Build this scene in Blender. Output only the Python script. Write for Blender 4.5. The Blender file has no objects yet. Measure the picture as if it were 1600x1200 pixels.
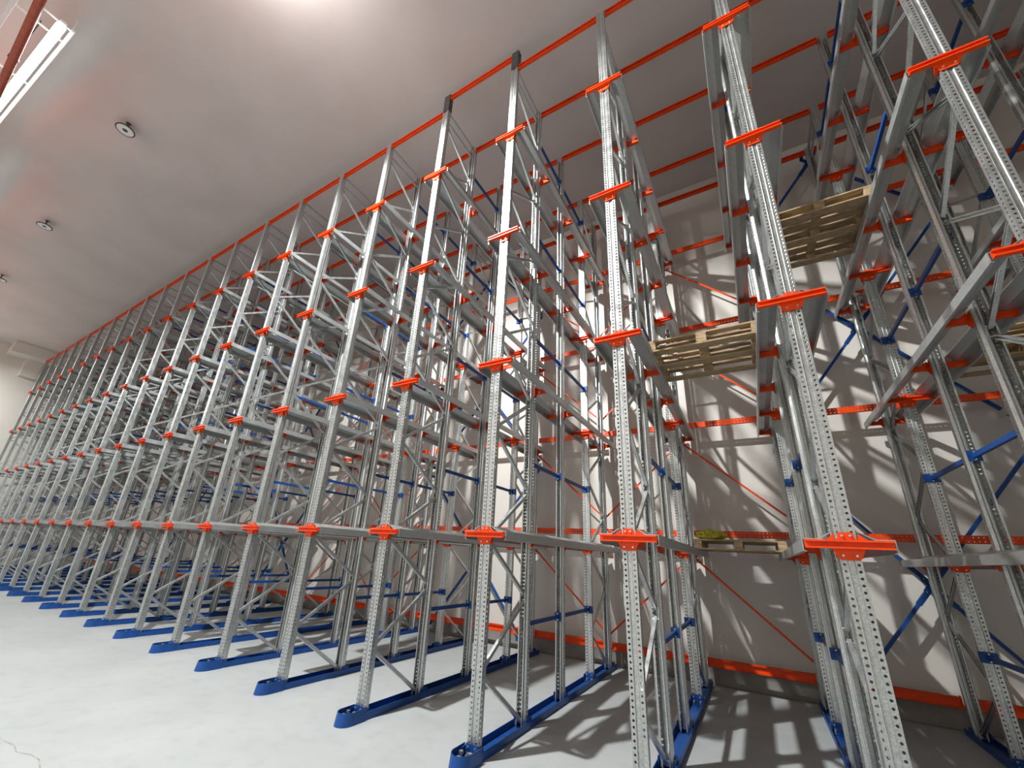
import bpy, bmesh, math, random
from mathutils import Vector, Matrix
random.seed(7)
S = bpy.context.scene
COL = S.collection

# ------------------------------------------------------------------ camera
F_PX = 630.76
R0 = Vector((0.8573930, 0.5118324, 0.0538964))        # right
R1 = Vector((-0.1348809, 0.3245287, -0.9362095))      # down
R2 = Vector((-0.4966732, 0.7954299, 0.3472851))       # forward
cam_data = bpy.data.cameras.new('camera')
cam_data.sensor_width = 36.0
cam_data.lens = 36.0 * F_PX / 1600.0
cam_data.shift_x = 20.34 / 1600.0
cam_data.shift_y = 32.79 / 1600.0
cam_data.clip_start = 0.02
cam_data.clip_end = 200
cam = bpy.data.objects.new('camera', cam_data)
COL.objects.link(cam)
cam.matrix_world = Matrix(((R0.x, -R1.x, -R2.x, -0.53437),
                           (R0.y, -R1.y, -R2.y, -3.67183),
                           (R0.z, -R1.z, -R2.z, 1.69586),
                           (0, 0, 0, 1)))
S.camera = cam

# ------------------------------------------------------------------ colour management, world, lights
S.view_settings.view_transform = 'Standard'
S.view_settings.look = 'None'
S.view_settings.gamma = 1.0
S.view_settings.use_curve_mapping = False
S.view_settings.exposure = 0.0
S.cycles.max_bounces = 7
S.cycles.diffuse_bounces = 4
S.cycles.glossy_bounces = 4
S.cycles.use_denoising = True
S.cycles.sample_clamp_indirect = 6.0
S.cycles.caustics_reflective = False
S.cycles.caustics_refractive = False

world = bpy.data.worlds.new('world')
world.use_nodes = True
world.node_tree.nodes['Background'].inputs[0].default_value = (0.9, 0.95, 1.0, 1)
world.node_tree.nodes['Background'].inputs[1].default_value = 0.01
S.world = world

def point_light(name, loc, power, radius, color=(1.0, 0.985, 0.95)):
    d = bpy.data.lights.new(name, 'POINT')
    d.energy = power; d.shadow_soft_size = radius; d.color = color
    o = bpy.data.objects.new(name, d); COL.objects.link(o); o.location = loc
    return o
def tube_light(name, loc, rz, length, power, color=(0.96, 1.0, 0.98)):
    d = bpy.data.lights.new(name, 'AREA')
    d.shape = 'RECTANGLE'; d.size = length; d.size_y = 0.12; d.energy = power; d.color = color
    d.spread = math.radians(175 if loc[0] < -20 else 140)
    o = bpy.data.objects.new(name, d); COL.objects.link(o); o.location = loc
    o.rotation_euler = (0, 0, rz)
    return o
KEY = (-5.0, -3.1, 9.52)
point_light('high_bay_glow', KEY, 180, 0.11)
kd = bpy.data.lights.new('high_bay_light', 'SPOT'); kd.energy = 4900; kd.shadow_soft_size = 0.11; kd.color = (0.97, 1.0, 0.985)
kd.spot_size = math.radians(166); kd.spot_blend = 0.25
ko = bpy.data.objects.new('high_bay_light', kd); COL.objects.link(ko); ko.location = KEY
TUBES = [(-11.0, -4.23, 9.38), (-16.5, -4.2, 9.38), (-22.0, -4.2, 9.38), (-27.0, -4.2, 9.38)]
for k, (tx, ty, tz) in enumerate(TUBES):
    tube_light('tube_light', (tx, ty, tz - 0.135), math.radians(4 if k == 0 else 0), 3.9, [100, 130, 230, 820][k])

# ------------------------------------------------------------------ materials
def new_mat(name):
    m = bpy.data.materials.new(name); m.use_nodes = True
    nt = m.node_tree
    return m, nt, nt.nodes['Principled BSDF']
def noise_mix(nt, bsdf, c1, c2, scale, detail=3, socket='Base Color', lo=0.35, hi=0.65, coord='Object', stretch=None):
    tc = nt.nodes.new('ShaderNodeTexCoord')
    n = nt.nodes.new('ShaderNodeTexNoise'); n.inputs['Scale'].default_value = scale; n.inputs['Detail'].default_value = detail
    src = tc.outputs[coord]
    if stretch:
        mp = nt.nodes.new('ShaderNodeMapping'); mp.inputs['Scale'].default_value = stretch
        nt.links.new(src, mp.inputs['Vector']); src = mp.outputs['Vector']
    nt.links.new(src, n.inputs['Vector'])
    r = nt.nodes.new('ShaderNodeValToRGB')
    r.color_ramp.elements[0].position = lo; r.color_ramp.elements[0].color = (*c1, 1)
    r.color_ramp.elements[1].position = hi; r.color_ramp.elements[1].color = (*c2, 1)
    nt.links.new(n.outputs['Fac'], r.inputs['Fac'])
    if socket:
        nt.links.new(r.outputs['Color'], bsdf.inputs[socket])
    return r, n
def paint(name, c, rough=0.4, var=0.12, spec=0.5, scale=14):
    m, nt, b = new_mat(name)
    noise_mix(nt, b, tuple(x * (1 - var) for x in c), tuple(min(1, x * (1 + var)) for x in c), scale)
    b.inputs['Roughness'].default_value = rough
    b.inputs['Specular IOR Level'].default_value = spec
    return m
def galvanised(name, lo, hi, metallic=0.72, rough=(0.30, 0.46)):
    m, nt, b = new_mat(name)
    noise_mix(nt, b, lo, hi, 75, 4, lo=0.36, hi=0.66)
    b.inputs['Metallic'].default_value = metallic
    r, n = noise_mix(nt, b, (rough[0],) * 3, (rough[1],) * 3, 9, 2, socket='Roughness')
    return m
M_GALV = galvanised('galvanised_steel', (0.47, 0.485, 0.485), (0.64, 0.66, 0.655), 0.82)
M_RAIL = galvanised('galvanised_rail_steel', (0.47, 0.49, 0.49), (0.58, 0.60, 0.595), 0.74, (0.34, 0.48))
M_ORANGE = paint('orange_powder_coat', (0.86, 0.072, 0.008), 0.42, 0.08, 0.3)
M_BLUE = paint('blue_powder_coat', (0.010, 0.066, 0.265), 0.42, 0.10, 0.35)
M_ZINC = galvanised('zinc_bolt', (0.65, 0.65, 0.63), (0.8, 0.8, 0.78), 0.8, (0.2, 0.3))
M_PIPE = paint('red_pipe_paint', (0.42, 0.085, 0.045), 0.5)
M_WHITE = paint('white_enamel', (0.70, 0.71, 0.70), 0.4, 0.03)
M_DARK = paint('dark_metal', (0.05, 0.05, 0.055), 0.5, 0.1)
M_LENS = paint('frosted_lens', (0.72, 0.74, 0.74), 0.5, 0.03)
M_YELLOW = paint('yellow_plastic', (0.55, 0.50, 0.05), 0.5, 0.35, scale=30)
M_BROWN = paint('brown_cardboard', (0.10, 0.05, 0.03), 0.8, 0.3)

# wood
M_WOOD, nt, b = new_mat('pallet_wood')
noise_mix(nt, b, (0.26, 0.17, 0.09), (0.55, 0.40, 0.235), 7, 5, stretch=(1.5, 14, 14))
b.inputs['Roughness'].default_value = 0.8
# tube
M_TUBE, nt, b = new_mat('lit_tube')
b.inputs['Base Color'].default_value = (1, 1, 1, 1)
b.inputs['Emission Color'].default_value = (0.93, 1.0, 0.98, 1)
b.inputs['Emission Strength'].default_value = 7.0
# concrete floor
M_FLOOR, nt, b = new_mat('pale_concrete')
r1, n1 = noise_mix(nt, b, (0.385, 0.398, 0.400), (0.44, 0.455, 0.457), 0.9, 6, socket=None, lo=0.3, hi=0.7)
r2, n2 = noise_mix(nt, b, (0.93, 0.93, 0.92), (1.02, 1.02, 1.02), 5.5, 4, socket=None, lo=0.25, hi=0.5)
mx = nt.nodes.new('ShaderNodeMixRGB'); mx.blend_type = 'MULTIPLY'; mx.inputs['Fac'].default_value = 1
nt.links.new(r1.outputs['Color'], mx.inputs['Color1']); nt.links.new(r2.outputs['Color'], mx.inputs['Color2'])
nt.links.new(mx.outputs['Color'], b.inputs['Base Color'])
b.inputs['Roughness'].default_value = 0.55
b.inputs['Specular IOR Level'].default_value = 0.3
# wall and ceiling panels: plain coated steel with faint mottling
M_WALL, nt, b = new_mat('white_wall_panel')
noise_mix(nt, b, (0.68, 0.638, 0.585), (0.73, 0.688, 0.635), 0.6, 3)
b.inputs['Roughness'].default_value = 0.5
M_CEIL, nt, b = new_mat('ceiling_panel')
noise_mix(nt, b, (0.57, 0.52, 0.505), (0.62, 0.57, 0.555), 0.7, 5)
b.inputs['Roughness'].default_value = 0.6

M_KERB = paint('grey_kerb_concrete', (0.27, 0.255, 0.24), 0.8, 0.1, 0.3, 4)
# ------------------------------------------------------------------ mesh helpers
class MB:
    def __init__(self): self.v = []; self.f = []; self.mi = []; self.cur = 0
    def quad(self, *idx): self.f.append(tuple(idx)); self.mi.append(self.cur)
    def box(self, x0, x1, y0, y1, z0, z1):
        n = len(self.v)
        self.v += [(x0,y0,z0),(x1,y0,z0),(x1,y1,z0),(x0,y1,z0),(x0,y0,z1),(x1,y0,z1),(x1,y1,z1),(x0,y1,z1)]
        for q in ((0,3,2,1),(4,5,6,7),(0,1,5,4),(1,2,6,5),(2,3,7,6),(3,0,4,7)):
            self.quad(*[n + i for i in q])
        return self
    def sweep(self, prof, a, b, up=(0, 0, 1), closed=True, cap=True):
        """straight sweep of a 2D profile (u across, w up) from a to b"""
        a = Vector(a); b = Vector(b); d = (b - a).normalized()
        u = d.cross(Vector(up)).normalized(); w = u.cross(d).normalized()
        n = len(self.v); k = len(prof)
        for p in (a, b):
            for (s, t) in prof: self.v.append(tuple(p + u * s + w * t))
        for i in range(k if closed else k - 1):
            j = (i + 1) % k
            self.quad(n + i, n + j, n + k + j, n + k + i)
        if closed and cap:
            self.f.append(tuple(n + i for i in range(k))[::-1]); self.mi.append(self.cur)
            self.f.append(tuple(n + k + i for i in range(k))); self.mi.append(self.cur)
        return self
    def bar(self, a, b, w, h, up=(0, 0, 1)):
        return self.sweep([(-w/2,-h/2),(w/2,-h/2),(w/2,h/2),(-w/2,h/2)], a, b, up)
    def tube(self, a, b, r, n=12, up=(0.03, 0.05, 1)):
        return self.sweep([(r*math.cos(2*math.pi*i/n), r*math.sin(2*math.pi*i/n)) for i in range(n)], a, b, up)
    def lathe(self, prof, c=(0, 0, 0), n=32):
        """profile of (r, z) turned about a vertical axis"""
        n0 = len(self.v)
        for (r, z) in prof:
            for i in range(n):
                t = 2*math.pi*i/n
                self.v.append((c[0]+r*math.cos(t), c[1]+r*math.sin(t), c[2]+z))
        for j in range(len(prof)-1):
            for i in range(n):
                k = (i+1) % n
                self.quad(n0+j*n+i, n0+j*n+k, n0+(j+1)*n+k, n0+(j+1)*n+i)
        return self
    def holes(self, o, eu, ew, W, H, nu, nw, r):
        """perforated sheet: W along eu, H along ew, nu x nw octagonal holes"""
        o = Vector(o); eu = Vector(eu); ew = Vector(ew)
        cu, cw = W/nu, H/nw
        for j in range(nw):
            for i in range(nu):
                n = len(self.v)
                for (s, t) in ((0,0),(.5,0),(1,0),(1,.5),(1,1),(.5,1),(0,1),(0,.5)):
                    self.v.append(tuple(o + eu*(i+s)*cu + ew*(j+t)*cw))
                c = o + eu*(i+.5)*cu + ew*(j+.5)*cw
                for k in range(8):
                    t = math.radians(225 + 45*k)
                    self.v.append(tuple(c + eu*r*math.cos(t) + ew*r*math.sin(t)))
                for k in range(8):
                    m = (k+1) % 8
                    self.quad(n+k, n+m, n+8+m, n+8+k)
        return self
    def mesh(self, name, *mats, solid=0, bevel=0, merge=False):
        me = bpy.data.meshes.new(name)
        me.from_pydata(self.v, [], self.f)
        for m in mats: me.materials.append(m)
        me.polygons.foreach_set('material_index', self.mi)
        bm = bmesh.new(); bm.from_mesh(me)
        if merge: bmesh.ops.remove_doubles(bm, verts=bm.verts, dist=1e-5)
        if bevel:
            bmesh.ops.bevel(bm, geom=[e for e in bm.edges if len(e.link_faces) == 2 and e.calc_face_angle(0) > 0.5], offset=bevel, segments=2, affect='EDGES', profile=0.5)
        bmesh.ops.recalc_face_normals(bm, faces=bm.faces)
        if solid:
            bmesh.ops.solidify(bm, geom=bm.faces[:], thickness=solid)
            bmesh.ops.recalc_face_normals(bm, faces=bm.faces)
        bm.to_mesh(me); bm.free(); me.update()
        return me

def part(name, me, parent=None, loc=(0, 0, 0), rz=0.0, label=None):
    o = bpy.data.objects.new(name, me); COL.objects.link(o)
    if parent: o.parent = parent
    o.location = loc; o.rotation_euler = (0, 0, rz)
    if label: o['label'] = label
    return o
def tag(o, label, cat, group=None):
    o['label'] = label; o['category'] = cat; o['kind'] = 'thing'
    if group: o['group'] = group
    return o
def thing(name, loc=(0, 0, 0)):
    o = bpy.data.objects.new(name, None); COL.objects.link(o); o.location = loc
    o.empty_display_size = 0.2
    return o
def kids(o): return list(o.children)
def copy_tree(o, parent=None):
    c = o.copy(); COL.objects.link(c); c.parent = parent
    for ch in kids(o): copy_tree(ch, c)
    return c
def structure(name, me, loc=(0, 0, 0)):
    o = part(name, me, None, loc); o['kind'] = 'structure'
    return o

# ------------------------------------------------------------------ the hall
XL, XR, YF, YB, ZC = -30.3, 8.6, -10.0, 4.45, 10.0
structure('floor', MB().box(XL-.2, XR+.2, YF-.2, YB+.2, -.2, 0).mesh('floor', M_FLOOR))
structure('ceiling', MB().box(XL-.2, XR+.2, YF-.2, YB+.2, ZC, ZC+.2).mesh('ceiling', M_CEIL))
structure('wall_back', MB().box(XL-.2, XR+.2, YB, YB+.2, 0, ZC).mesh('wall_back', M_WALL))
structure('baseboard_back', MB().box(XL, XR, YB-.08, YB, 0, .26).mesh('baseboard_back', M_KERB, bevel=.01))
structure('wall_front', MB().box(XL-.2, XR+.2, YF-.2, YF, 0, ZC).mesh('wall_front', M_WALL))
structure('wall_left', MB().box(XL-.2, XL, YF, YB, 0, ZC).mesh('wall_left', M_WALL))
structure('wall_right', MB().box(XR, XR+.2, YF, YB, 0, ZC).mesh('wall_right', M_WALL))

# ------------------------------------------------------------------ rack geometry
PITCH = 1.45
ROWS = list(range(-20, 5))
def row_x(i): return i*PITCH if i <= 0 else 1.385*i
LEV = [1.885, 3.831, 5.776, 7.712]
LEVN = ['lowest', 'second', 'third', 'top']
TOP = 9.40
ORD = ['nearest', 'first', 'second', 'third', 'fourth', 'fifth', 'sixth', 'seventh', 'eighth', 'ninth', 'tenth', 'eleventh', 'twelfth',
       'thirteenth', 'fourteenth', 'fifteenth', 'sixteenth', 'seventeenth', 'eighteenth', 'nineteenth', 'twentieth']
def row_name(i):
    if i == 0: return 'the nearest row'
    return '%s row %s of the nearest row' % (ORD[abs(i)], 'left' if i < 0 else 'right')
def bay_name(i):            # lane between row i and i+1
    if i == -1: return 'lane just left of the nearest row'
    if i == 0: return 'lane just right of the nearest row'
    return '%s lane %s of the nearest row' % (ORD[-i if i < 0 else i+1], 'left' if i < 0 else 'right')

# --- perforated omega upright, web at y=0 facing -y, 0.115 wide, 0.10 deep
UW, UD = 0.0575, 0.10
H0 = 0.03
def make_upright():
    b = MB(); Z = (0, 0, 1); L = TOP - H0; n = int(L/0.0416)
    b.holes((-UW+.005, 0, 0), (1, 0, 0), Z, 0.031, L, 1, n, 0.0092)
    b.holes((UW-0.036, 0, 0), (1, 0, 0), Z, 0.031, L, 1, n, 0.0092)
    for s in (-1, 1):
        k = len(b.v)
        b.v += [(s*(UW-.005), 0, 0), (s*UW, 0, 0), (s*UW, .006, 0), (s*(UW-.005), 0, L), (s*UW, 0, L), (s*UW, .006, L)]
        b.quad(k, k+1, k+4, k+3); b.quad(k+1, k+2, k+5, k+4)
    # stiffening groove in the web
    b.sweep([(-0.0215, 0), (-0.016, 0.011), (0.016, 0.011), (0.0215, 0)], (0, 0, 0), (0, 0, L), up=(0, 1, 0), closed=False)
    for s in (-1, 1):
        b.holes((s*UW, .006, 0), (0, 1, 0), Z, 0.034, L, 1, n, 0.0088)
        pr = [(s*UW, 0.040), (s*UW, 0.054), (s*0.037, 0.066), (s*0.037, 0.10), (s*0.026, 0.10)]
        k = len(b.v)
        for z in (0, L):
            for (x, y) in pr: b.v.append((x, y, z))
        for i in range(4): b.quad(k+i, k+i+1, k+5+i+1, k+5+i)
    return b.mesh('upright', M_GALV, solid=0.0022)
# fix for the groove sweep frame: u = d x up
ME_UP = make_upright()

def foot_mesh():            # blue shoe with bolts at an upright's foot, web side -y
    b = MB()
    b.box(-.075, .075, -.055, .0, 0.012, .022)
    b.box(-.075, -.066, -.055, .07, 0.012, .105)
    b.box(.066, .075, -.055, .07, 0.012, .105)
    b.box(-.062, .062, -.012, -.004, 0.012, .125)
    b.cur = 1
    for (x, z) in ((-.038, .055), (.038, .055), (-.038, .1), (.038, .1)):
        b.tube((x, -.012, z), (x, -.024, z), .010, 6)
    for x in (-.04, .04): b.tube((x, -.034, .022), (x, -.034, .045), .011, 6)
    return b.mesh('foot_shoe', M_BLUE, M_ZINC)
ME_FOOT = foot_mesh()

CH = [(-.016, -.019), (.016, -.019), (.016, .019), (-.016, .019), (-.016, .013), (.010, .013), (.010, -.013), (-.016, -.013)]
def brace_mesh(name, a, c):
    b = MB(); b.sweep(CH, a, c, up=(0, -(c[2]-a[2]), c[1]-a[1]) if abs(c[2]-a[2]) > .01 else (0, 0, 1))
    b.cur = 1
    for p, s in ((Vector(a), 1), (Vector(c), -1)):
        d = (Vector(c)-Vector(a)).normalized()*0.02*s
        q = p + d
        b.tube(q + Vector((-.034, 0, 0)), q + Vector((.034, 0, 0)), .008, 6)
    return b.mesh(name, M_GALV, M_ZINC)
ME_BR_BACK = brace_mesh('rising_brace', (0, .885, 0), (0, .075, .54))       # from the rear post up to the front post
ME_BR_FWD = brace_mesh('falling_brace', (0, .075, 0), (0, .885, .54))
ME_BR_H = brace_mesh('level_brace', (0, .07, 0), (0, .89, 0))

def arm_meshes():
    b = MB(); L = .235
    # C channel open to the front
    b.box(-L, L, -.018, -.014, -.027, .027)
    b.box(-L, L, -.052, -.014, .024, .028)
    b.box(-L, L, -.052, -.014, -.028, -.024)
    b.box(-L, L, -.053, -.049, .016, .028)
    b.box(-L, L, -.053, -.049, -.028, -.016)
    # gussets behind the channel: a triangle above it, a short taper below
    for sg in (-1, 1):
        for tri in (((sg*.062, .020), (sg*.062, .068), (sg*.068, .068), (sg*.122, .020)), ((sg*.060, -.024), (sg*.060, -.066), (sg*.070, -.066), (sg*.092, -.024))):
            n = len(b.v)
            for y in (-.012, -.0145):
                for (x, z) in tri: b.v.append((x, y, z))
            for q in ((0,1,2,3), (7,6,5,4), (0,4,5,1), (1,5,6,2), (2,6,7,3), (3,7,4,0)): b.quad(*[n+i for i in q])
    arm = b.mesh('arm', M_ORANGE)
    c = MB()
    # clamp: a folded plate round the upright, tapered above and below
    pr = [(-.068, -.075), (-.050, -.098), (.050, -.098), (.068, -.075), (.068, .028), (.046, .036), (.040, .080), (-.040, .080), (-.046, .036), (-.068, .028)]
    n = len(c.v)
    for y in (-.011, -.003):
        for (x, z) in pr: c.v.append((x, y, z))
    k = len(pr)
    c.f.append(tuple(range(n, n+k))); c.mi.append(0); c.f.append(tuple(range(n+2*k-1, n+k-1, -1))); c.mi.append(0)
    for i in range(k):
        j = (i+1) % k; c.quad(n+i, n+j, n+k+j, n+k+i)
    for s in (-1, 1):
        c.box(min(s*.061, s*.068), max(s*.061, s*.068), -.008, .055, -.085, .045)
    c.cur = 1
    for (x, z) in ((-.022, .058), (.022, .058), (-.036, -.07), (.036, -.07)):
        c.tube((x, -.011, z), (x, -.021, z), .008, 6)
    return arm, c.mesh('clamp_plate', M_ORANGE, M_ZINC)
ME_ARM, ME_CLAMP = arm_meshes()
def add_arm(parent, y, z, rz):
    a = part('support_arm', ME_ARM, parent, (0, y, z), rz, 'orange support arm')
    part('clamp_plate', ME_CLAMP, a)

# --- prototypes built once, copied per row
def make_frame():
    t = thing('upright_frame')
    part('upright', ME_UP, t, (0, 0, H0)); part('upright', ME_UP, t, (0, .96, H0), math.pi)
    for k in range(8):
        z = .085 + 1.2*k
        if z + .54 < TOP - .3: part('diagonal_brace', ME_BR_BACK, t, (0, 0, z))
        z2 = .67 + 1.2*k
        if z2 + .54 < TOP - .1 and k < 7: part('diagonal_brace', ME_BR_FWD, t, (0, 0, z2))
    part('horizontal_brace', ME_BR_H, t, (0, 0, 9.12)); part('horizontal_brace', ME_BR_H, t, (0, 0, 9.36))
    part('foot_shoe', ME_FOOT, t, (0, 0, 0), 0, 'blue bolted foot shoe'); part('foot_shoe', ME_FOOT, t, (0, .96, 0), math.pi, 'blue bolted foot shoe')
    for z in LEV:
        add_arm(t, 0, z, 0); add_arm(t, .96, z, math.pi)
    return t
def make_post():
    t = thing('rack_post')
    part('upright', ME_UP, t, (0, .05, H0), math.pi)
    part('foot_shoe', ME_FOOT, t, (0, .05, 0), math.pi, 'blue bolted foot shoe')
    for z in LEV: add_arm(t, .05, z, math.pi)
    return t
FR = make_frame(); PO = make_post()

ME_BASE_, ME_CAP_ = None, None
def base_meshes():
    b = MB(); w = .085
    b.box(-w, w, -.12, 4.22, .001, .010)
    b.box(-w, -w+.006, -.12, 4.22, .001, .072); b.box(w-.006, w, -.12, 4.22, .001, .072)
    rail = b.mesh('base_rail', M_BLUE)
    c = MB()      # rounded nose shoe guiding the fork truck
    n = 14; w2 = .100
    outer = [(w2, .015)] + [(w2*math.cos(math.pi*i/n), -.155 - .12*math.sin(math.pi*i/n)) for i in range(n+1)] + [(-w2, .015)]
    k = len(c.v); m = len(outer)
    for z, s in ((.001, 1.0), (.115, .93)):
        for (x, y) in outer: c.v.append((x*s, y*s if y < 0 else y, z))
    for i in range(m-1): c.quad(k+i, k+i+1, k+m+i+1, k+m+i)
    nose = c.mesh('nose_shoe', M_BLUE, solid=.006)
    d = MB(); d.box(-.085, .085, -.19, -.06, .010, .02)
    d.cur = 1
    for (x, y) in ((-.045, -.10), (.045, -.10), (0, -.2)):
        d.tube((x, y, .02), (x, y, .10), .011, 8); d.tube((x, y, .075), (x, y, .098), .020, 6)
    return rail, nose, d.mesh('anchor_plate', M_BLUE, M_ZINC)
ME_BASE, ME_NOSE, ME_ANCH = base_meshes()
BR = thing('base_rail')
part('floor_channel', ME_BASE, BR); part('nose_shoe', ME_NOSE, BR); part('anchor_plate', ME_ANCH, BR)

# pallet rail, right-hand version: ledge, sloped guide and lip
def rail_mesh(s):
    b = MB()
    pr = [(.073, .080), (.079, .082), (.150, .038), (.248, .036), (.248, -.048), (.228, -.052), (.228, -.048), (.243, -.043), (.243, .030),
          (.148, .0305), (.079, .075), (.073, .075)]
    k = len(pr)
    for y in (-.010, 4.16):
        for (x, z) in pr: b.v.append((s*x, y, z))
    for i in range(k):
        j = (i+1) % k; b.quad(i, j, k+j, k+i)
    b.f.append(tuple(range(k))); b.mi.append(0); b.f.append(tuple(range(2*k-1, k-1, -1))); b.mi.append(0)
    return b.mesh('pallet_rail', M_RAIL)
ME_RAIL = {-1: rail_mesh(-1), 1: rail_mesh(1)}

# beams (per lane, unit length PITCH-.12, scaled for the narrower right-hand lanes)
BL = PITCH - .140
def c_beam(name, h, perforated=False):
    b = MB()
    if perforated:
        b.holes((0, .0, -h/2), (1, 0, 0), (0, 0, 1), BL, h, 26, 2, .0068)
        n = len(b.v)
        for x in (0, BL):
            for (y, z) in ((0, h/2), (.035, h/2), (.035, h/2-.012)): b.v.append((x, y, z))
            for (y, z) in ((0, -h/2), (.035, -h/2), (.035, -h/2+.012)): b.v.append((x, y, z))
        for i in (0, 1): b.quad(n+i, n+i+1, n+6+i+1, n+6+i)
        for i in (3, 4): b.quad(n+i, n+i+1, n+6+i+1, n+6+i)
        return b.mesh(name, M_ORANGE, solid=.002)
    b.box(0, BL, .040, .044, -h/2, h/2)
    b.box(0, BL, 0, .044, h/2-.004, h/2); b.box(0, BL, 0, .044, -h/2, -h/2+.004)
    b.box(0, BL, 0, .004, h/2-.02, h/2); b.box(0, BL, 0, .004, -h/2, -h/2+.02)
    b.box(-.004, .004, -.002, .046, -h/2-.012, h/2+.012); b.box(BL-.004, BL+.004, -.002, .046, -h/2-.012, h/2+.012)
    return b.mesh(name, M_ORANGE)
ME_TOPB = c_beam('top_beam', .10)
ME_LOWB = c_beam('floor_beam', .12)
ME_BACKB = c_beam('back_beam', .10, True)

def tie_mesh(L, front):
    b = MB()
    b.box(-.017, .017, 0, L, -.022, .022)
    for y0, y1 in ((0, .008), (L-.008, L)):
        b.box(-.048, .048, y0, y1, -.052, .052)
    for s in (-1, 1):
        yy = (L, L+.035) if front else (L, L+.012)
        b.box(min(s*.0615, s*.067), max(s*.0615, s*.067), yy[0]-.008, yy[1], -.05, .05) if front else None
    if front: b.box(-.067, .067, L-.012, L-.004, -.05, .05)
    b.cur = 1
    for z in (-.035, .035):
        b.tube((0.0, L-.02, z*1.0), (0.0, L-.008, z), .008, 6)
    return b.mesh('spacer_tie', M_BLUE, M_ZINC)
ME_TIE = {'front': tie_mesh(.935, False), 'back': tie_mesh(1.084, True)}
TIE_Z = [.97, 2.83, 4.70, 6.57, 8.70]

GR = {'rail': 'pallet rails along the storage lanes', 'frame': 'upright frames of the racking', 'post': 'single middle posts of the racking',
      'base': 'blue base rails on the floor', 'topb': 'orange top beams across the lanes', 'backb': 'perforated back beams across the lanes',
      'tie': 'blue spacer ties between uprights', 'rod': 'thin orange diagonal rods behind the lanes', 'xb': 'blue cross bracings at the back of the rack'}

first = {'FR': True, 'PO': True, 'BR': True}
def inst(proto, key):
    if first[key]:
        first[key] = False; return proto
    return copy_tree(proto)

DEPTHN = ['front', 'second', 'middle', 'fourth', 'rear']
DY = [0.012, .904, 1.896, 3.102, 3.994]     # y of the top beams
for i in ROWS:
    x = row_x(i); rn = row_name(i)
    f = inst(FR, 'FR'); f.location = (x, 0, 0)
    tag(f, 'galvanised front upright frame with zigzag braces, %s' % rn, 'rack frame', GR['frame'])
    g = copy_tree(FR); g.location = (x, 3.09, 0)
    tag(g, 'galvanised rear upright frame near the wall, %s' % rn, 'rack frame', GR['frame'])
    if i in (-3, -2):       # sleeve that lengthens the front upright
        sl = MB(); sl.box(-.064, -.060, -.004, .085, 0, .42); sl.box(.060, .064, -.004, .085, 0, .42); sl.box(-.064, .064, -.006, -.002, 0, .42)
        part('splice_sleeve', sl.mesh('splice_sleeve', M_DARK), f, (0, 0, TOP-.08), 0, 'dark sleeve lengthening the front upright')
    m = inst(PO, 'PO'); m.location = (x, 1.95, 0)
    tag(m, 'single perforated middle post without braces, %s' % rn, 'rack post', GR['post'])
    r = inst(BR, 'BR'); r.location = (x, 0, 0)
    tag(r, 'blue floor base rail with rounded nose, %s' % rn, 'base rail', GR['base'])
    for k, z in enumerate(LEV):
        for s in (-1, 1):
            o = part('pallet_rail', ME_RAIL[s], None, (x, 0, z))
            tag(o, 'galvanised %s-side pallet rail, %s level, %s' % ('left' if s < 0 else 'right', LEVN[k], rn), 'pallet rail', GR['rail'])
    for k, z in enumerate(TIE_Z):
        zn = ['ankle-height', 'second', 'third', 'fourth', 'highest'][k]
        if k == 0: zn = 'lowest'
        o = part('spacer_tie', ME_TIE['front'], None, (x, .963, z))
        tag(o, '%s blue spacer tie before the middle post, %s' % (zn, rn), 'spacer tie', GR['tie'])
        o = part('spacer_tie', ME_TIE['back'], None, (x, 2.002, z))
        tag(o, '%s blue spacer tie behind the middle post, %s' % (zn, rn), 'spacer tie', GR['tie'])

BACK_Z = [.35, 2.20, 4.08, 6.06, 7.97]
for i in ROWS[:-1]:
    x0, x1 = row_x(i), row_x(i+1); sc = (x1-x0-.140)/BL; bn = bay_name(i)
    for k, y in enumerate(DY):
        raised = (i == -3 and k == 0)
        o = part('top_beam', ME_TOPB, None, (x0+.070, y, 9.68 if raised else 9.33)); o.scale.x = sc
        tag(o, '%sorange top beam joining the %s uprights, %s' % ('raised ' if raised else '', DEPTHN[k], bn), 'beam', GR['topb'])
    for k, z in enumerate(BACK_Z):
        o = part('back_beam', ME_BACKB if k else ME_LOWB, None, (x0+.070, 4.056, z)); o.scale.x = sc
        nm = ['floor-level', 'lowest-level', 'second-level', 'third-level', 'top-level'][k]
        tag(o, ('%s perforated orange back beam, %s' if k else '%s solid orange back beam close to the floor, %s') % (nm, bn), 'beam', GR['backb'])
    if i < 0 and (i % 5) not in (0, 1):
        for k, z in enumerate(LEV):
            hi, lo = z - .06, z - 1.36
            a, c = ((x0+.03, 4.122, hi), (x1-.03, 4.122, lo))
            if i % 2 == 0: a, c = (a[0], a[1], lo), (c[0], c[1], hi)
            mid = ((a[0]+c[0])/2, a[1], (a[2]+c[2])/2)
            mb = MB(); mb.bar(Vector(a)-Vector(mid), Vector(c)-Vector(mid), .006, .030)
            o = part('tension_rod', mb.mesh('tension_rod', M_ORANGE), None, mid)
            tag(o, 'thin orange diagonal rod below the %s level, %s' % (LEVN[k], bn), 'brace', GR['rod'])

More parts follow.
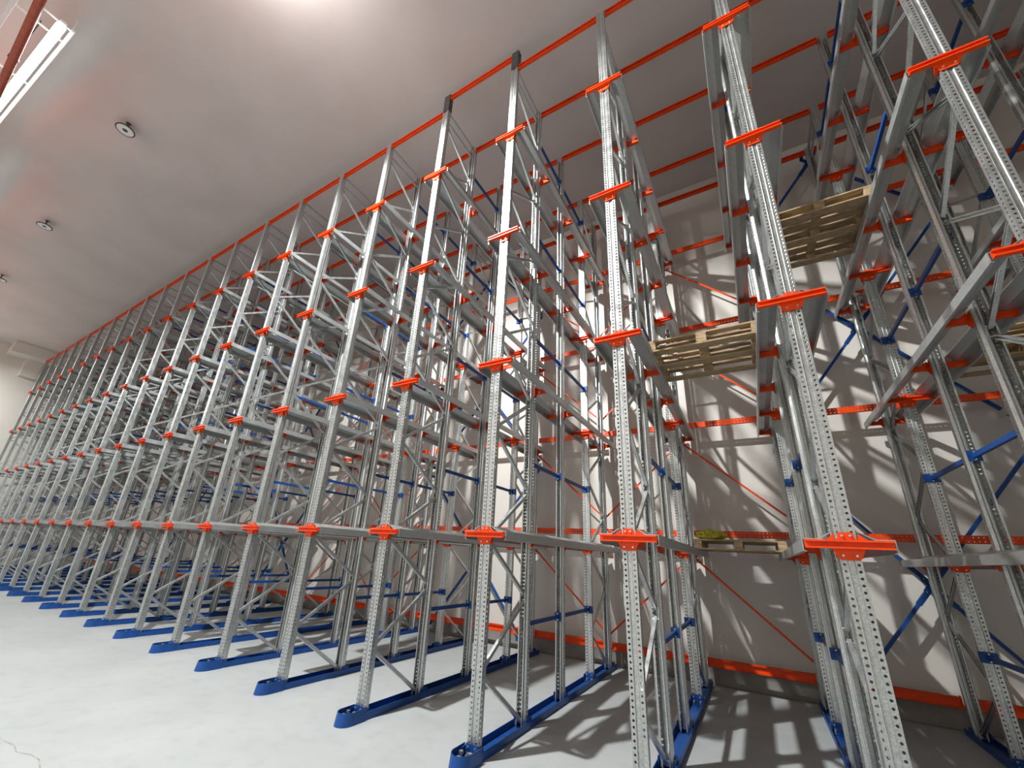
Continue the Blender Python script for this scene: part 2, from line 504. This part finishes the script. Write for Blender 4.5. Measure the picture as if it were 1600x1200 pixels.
def cross(i, y, zc, half, nm):
    """X brace two lanes wide, centred behind row i"""
    xm = row_x(i); hl = xm - row_x(i-1); hr = row_x(i+1) - xm if i < ROWS[-1] else 1.385
    t = thing('cross_bracing', (xm, y, zc))
    for s in (-1, 1):
        for e in (-1, 1):
            hw = hr if e > 0 else hl
            d = Vector((e*hw, 0, e*s*half))
            zlim = .20 if d.z < 0 else 9.38
            f = min(1.0, (zlim - zc)/d.z if d.z else 1.0)
            u = d.normalized(); end = d*f
            b = MB()
            b.bar(u*.055, end, .040, .040)
            if end.length > .5: b.bar(u*.05, u*.30, .046, .058)
            b.bar(end + Vector((0, -.138, 0)), end + Vector((0, .012, 0)), .05, .05)
            part('brace_arm', b.mesh('brace_arm', M_BLUE), t)
    b = MB()
    pr = [(.085, .10), (.03, .06), (-.03, .06), (-.085, .10), (-.10, .06), (-.055, 0), (-.10, -.06), (-.085, -.10), (-.03, -.06), (.03, -.06), (.085, -.10), (.10, -.06), (.055, 0), (.10, .06)]
    k = len(pr)
    for yy in (-.024, -.018):
        for (px, pz) in pr: b.v.append((px, yy, pz))
    for q in range(k):
        j = (q+1) % k; b.quad(q, j, k+j, k+q)
    b.f.append(tuple(range(k))); b.mi.append(0); b.f.append(tuple(range(2*k-1, k-1, -1))); b.mi.append(0)
    b.cur = 1
    for (px, pz) in ((.07, .08), (-.07, .08), (.07, -.08), (-.07, -.08)): b.tube((px, -.024, pz), (px, -.034, pz), .009, 6)
    part('gusset_plate', b.mesh('gusset_plate', M_BLUE, M_ZINC), t)
    tag(t, '%s blue cross bracing with gusset, behind %s' % (nm, row_name(i)), 'cross bracing', GR['xb'])
for i in (1, -4, -9, -14, -19):
    for nm, zc in (('lowest', 1.62), ('middle', 5.50), ('topmost', 9.25)): cross(i, 4.215, zc, 1.83, nm)

# ------------------------------------------------------------------ pallets
def make_pallet(W, D, board_gap=.03):
    """W along x, D along y; deck boards run along x; origin bottom corner centre"""
    t = thing('wooden_pallet')
    nb = 7; bw = (D - board_gap*(nb-1))/nb
    for k in range(nb):
        y = -D/2 + k*(bw+board_gap)
        part('deck_board', MB().box(-W/2, W/2, y, y+bw, .118, .137).mesh('deck_board', M_WOOD, bevel=.002), t)
    for x in (-W/2, -.05, W/2-.10):
        part('stringer_board', MB().box(x, x+.10, -D/2, D/2, .099, .118).mesh('stringer_board', M_WOOD, bevel=.002), t)
    for x in (-W/2, -.05, W/2-.10):
        for y in (-D/2, -.06, D/2-.12):
            part('block', MB().box(x, x+.10, y, y+.12, .019, .099).mesh('block', M_WOOD, bevel=.003), t)
    for y in (-D/2, -.06, D/2-.12):
        part('bottom_board', MB().box(-W/2, W/2, y, y+.12, 0, .019).mesh('bottom_board', M_WOOD, bevel=.002), t)
    return t
PZ = .0385
p1 = make_pallet(1.10, .90, .055); p1.location = (-.725, .98, LEV[1]+PZ)
tag(p1, 'wooden pallet on the second level just left of the nearest row', 'pallet')
p2 = make_pallet(1.04, 1.10, .030); p2.location = (.6925, 1.98, LEV[2]+PZ)
tag(p2, 'dim wooden pallet on the third level just right of the nearest row', 'pallet')
p3 = make_pallet(1.10, .95, .04); p3.location = (-.725, 3.45, LEV[0]+PZ)
tag(p3, 'wooden pallet at eye level at the rear of the lane, beside the yellow bundle', 'pallet')
p4 = make_pallet(1.04, 1.0, .03); p4.location = (2.08, 2.1, LEV[1]+PZ)
tag(p4, 'wooden pallet at the right edge of the picture, second level', 'pallet')

# crumpled yellow bundle with brown piece on the rear pallet
bm = bmesh.new(); bmesh.ops.create_icosphere(bm, subdivisions=4, radius=1.0)
rnd = random.Random(3)
from mathutils import noise
for v in bm.verts:
    n = noise.noise(v.co*2.4)*.35 + noise.noise(v.co*6)*.22
    v.co = Vector((v.co.x*.19, v.co.y*.15, v.co.z*.075))*(1+n)
    if v.co.z < -.05: v.co.z = -.05
me = bpy.data.meshes.new('yellow_bundle'); bm.to_mesh(me); bm.free(); me.materials.append(M_YELLOW)
yb = part('yellow_bundle', me, None, (-1.06, 3.12, LEV[0]+PZ+.137+.06))
tag(yb, 'crumpled yellow-green plastic bundle lying on the rear pallet', 'bundle')

# ------------------------------------------------------------------ lamps, pipe, duct
def disc_lamp(x, y, label):
    t = thing('ceiling_lamp', (x, y, ZC)); t.scale = (.72, .72, .72)
    st = MB(); st.tube((0, 0, -.22), (0, 0, 0), .022); st.lathe([(.0, -.02), (.06, -.02), (.06, 0), (0, 0)], n=20)
    part('stem', st.mesh('stem', M_DARK), t)
    h = MB(); h.lathe([(.0, -.17), (.07, -.17), (.09, -.22), (.225, -.25), (.235, -.28), (.225, -.29), (.20, -.285)], n=36)
    part('housing', h.mesh('housing', M_DARK), t)
    l = MB(); l.lathe([(.20, -.284), (.07, -.280), (.065, -.284)], n=36)
    part('reflector', l.mesh('reflector', M_LENS), t)
    c = MB(); c.lathe([(.065, -.284), (.05, -.292), (0, -.295)], n=24)
    part('centre_cap', c.mesh('centre_cap', M_DARK), t)
    tag(t, label, 'ceiling lamp', 'round lamps on the ceiling')
for x, lb in ((-10.93, 'round unlit ceiling lamp with dark rim, nearest of three'), (-16.75, 'round unlit ceiling lamp with dark rim, between the two others'),
              (-22.02, 'round unlit ceiling lamp at the left edge, farthest of three')):
    disc_lamp(x, -2.80, lb)

# the lit high bay lamp just above the picture's upper edge
t = thing('high_bay_lamp', (KEY[0], KEY[1], ZC))
b = MB(); b.tube((0, 0, -.26), (0, 0, 0), .02); part('stem', b.mesh('stem', M_DARK), t)
b = MB(); b.lathe([(0, -.22), (.05, -.22), (.07, -.27), (.05, -.30), (0, -.30)], n=24); part('housing', b.mesh('housing', M_WHITE), t)
tag(t, 'lit high bay lamp hanging above the aisle, over the third lane', 'ceiling lamp')

def tube_lamp(x, y, z, rz, L, label):
    t = thing('tube_lamp', (x, y, z)); t.rotation_euler = (0, 0, rz)
    h = MB(); h.box(-L/2, L/2, -.045, .045, .0, .05)
    part('housing', h.mesh('housing', M_WHITE, bevel=.006), t)
    h = MB(); h.tube((-L/2+.03, 0, -.06), (L/2-.03, 0, -.06), .060, 16)
    part('lit_tube', h.mesh('lit_tube', M_TUBE), t, label='glowing white tube')
    h = MB(); h.box(-L/2, L/2, .10, .15, .0, .04); h.box(-L/2, L/2, .10, .15, .036, .04)
    part('mounting_channel', h.mesh('mounting_channel', M_WHITE, bevel=.004), t)
    h = MB(); h.box(-L/2-.02, L/2, -.50, -.44, .0, .05)
    part('outer_channel', h.mesh('outer_channel', M_WHITE, bevel=.004), t)
    for xx in (L/2-.10, L/2-.45, 0, -L/2+.45):
        h = MB(); h.box(xx, xx+.03, -.47, .14, .045, .065)
        part('cross_bar', h.mesh('cross_bar', M_WHITE), t)
    for xx in (-L/2+.4, L/2-.4):
        for yy in (-.47, .12):
            h = MB(); h.tube((xx, yy, .04), (xx, yy, ZC - z), .006, 6)
            part('hanger', h.mesh('hanger', M_WHITE), t)
    tag(t, label, 'tube lamp', 'tube lamps above the aisle')
for k, (tx, ty, tz) in enumerate(TUBES):
    tube_lamp(tx, ty, tz, math.radians(4 if k == 0 else 0), 4.0,
              ['long lit tube lamp in the upper left corner beside the red pipe', 'second lit tube lamp along the aisle, beyond the corner one',
               'third lit tube lamp along the aisle', 'farthest lit tube lamp near the end wall'][k])
t = thing('sprinkler_pipe', (-13, -4.335, 8.98))
b = MB(); b.tube((-17.2, 0, 0), (13, 0, 0), .055, 20); part('pipe', b.mesh('pipe', M_PIPE), t)
for xx in (-12, -7, -2, 3, 8):
    b = MB(); b.tube((xx, 0, .05), (xx, 0, ZC-8.98), .008, 8); b.lathe([(.058, -.02), (.063, -.02), (.063, .02), (.058, .02)], (xx, 0, 0))
    part('pipe_hanger', b.mesh('pipe_hanger', M_DARK), t)
tag(t, 'red sprinkler pipe running under the ceiling in the upper left corner', 'pipe')

t = thing('duct_box', (XL, 0, ZC))
b = MB(); b.box(0.002, 1.0, -1.15, 1.1, -.55, -.002); part('casing', b.mesh('casing', M_WALL, bevel=.01), t)
b = MB(); b.box(0.002, .35, -.5, .1, -1.4, -.55); part('drop_panel', b.mesh('drop_panel', M_WALL, bevel=.01), t)
tag(t, 'pale boxed duct under the ceiling at the far left end wall', 'duct')

# crack in the floor
b = MB()
pts = [(-7.2, -2.10), (-6.75, -2.17), (-6.26, -2.19), (-6.02, -2.15), (-5.86, -2.17), (-5.70, -2.11), (-5.56, -2.10), (-5.40, -2.13), (-5.0, -2.2)]
for (a, c) in zip(pts[:-1], pts[1:]):
    n = len(b.v)
    b.v += [(a[0], a[1]-.0045, .0012), (c[0], c[1]-.0045, .0012), (c[0], c[1]+.0045, .0012), (a[0], a[1]+.0045, .0012)]
    b.quad(n, n+1, n+2, n+3)
M_CRACK = paint('crack_dirt', (0.34, 0.335, 0.32), 0.9, 0.2)
cr = structure('trim_1', b.mesh('floor_crack', M_CRACK))
cr['label'] = 'thin dark crack in the concrete floor'
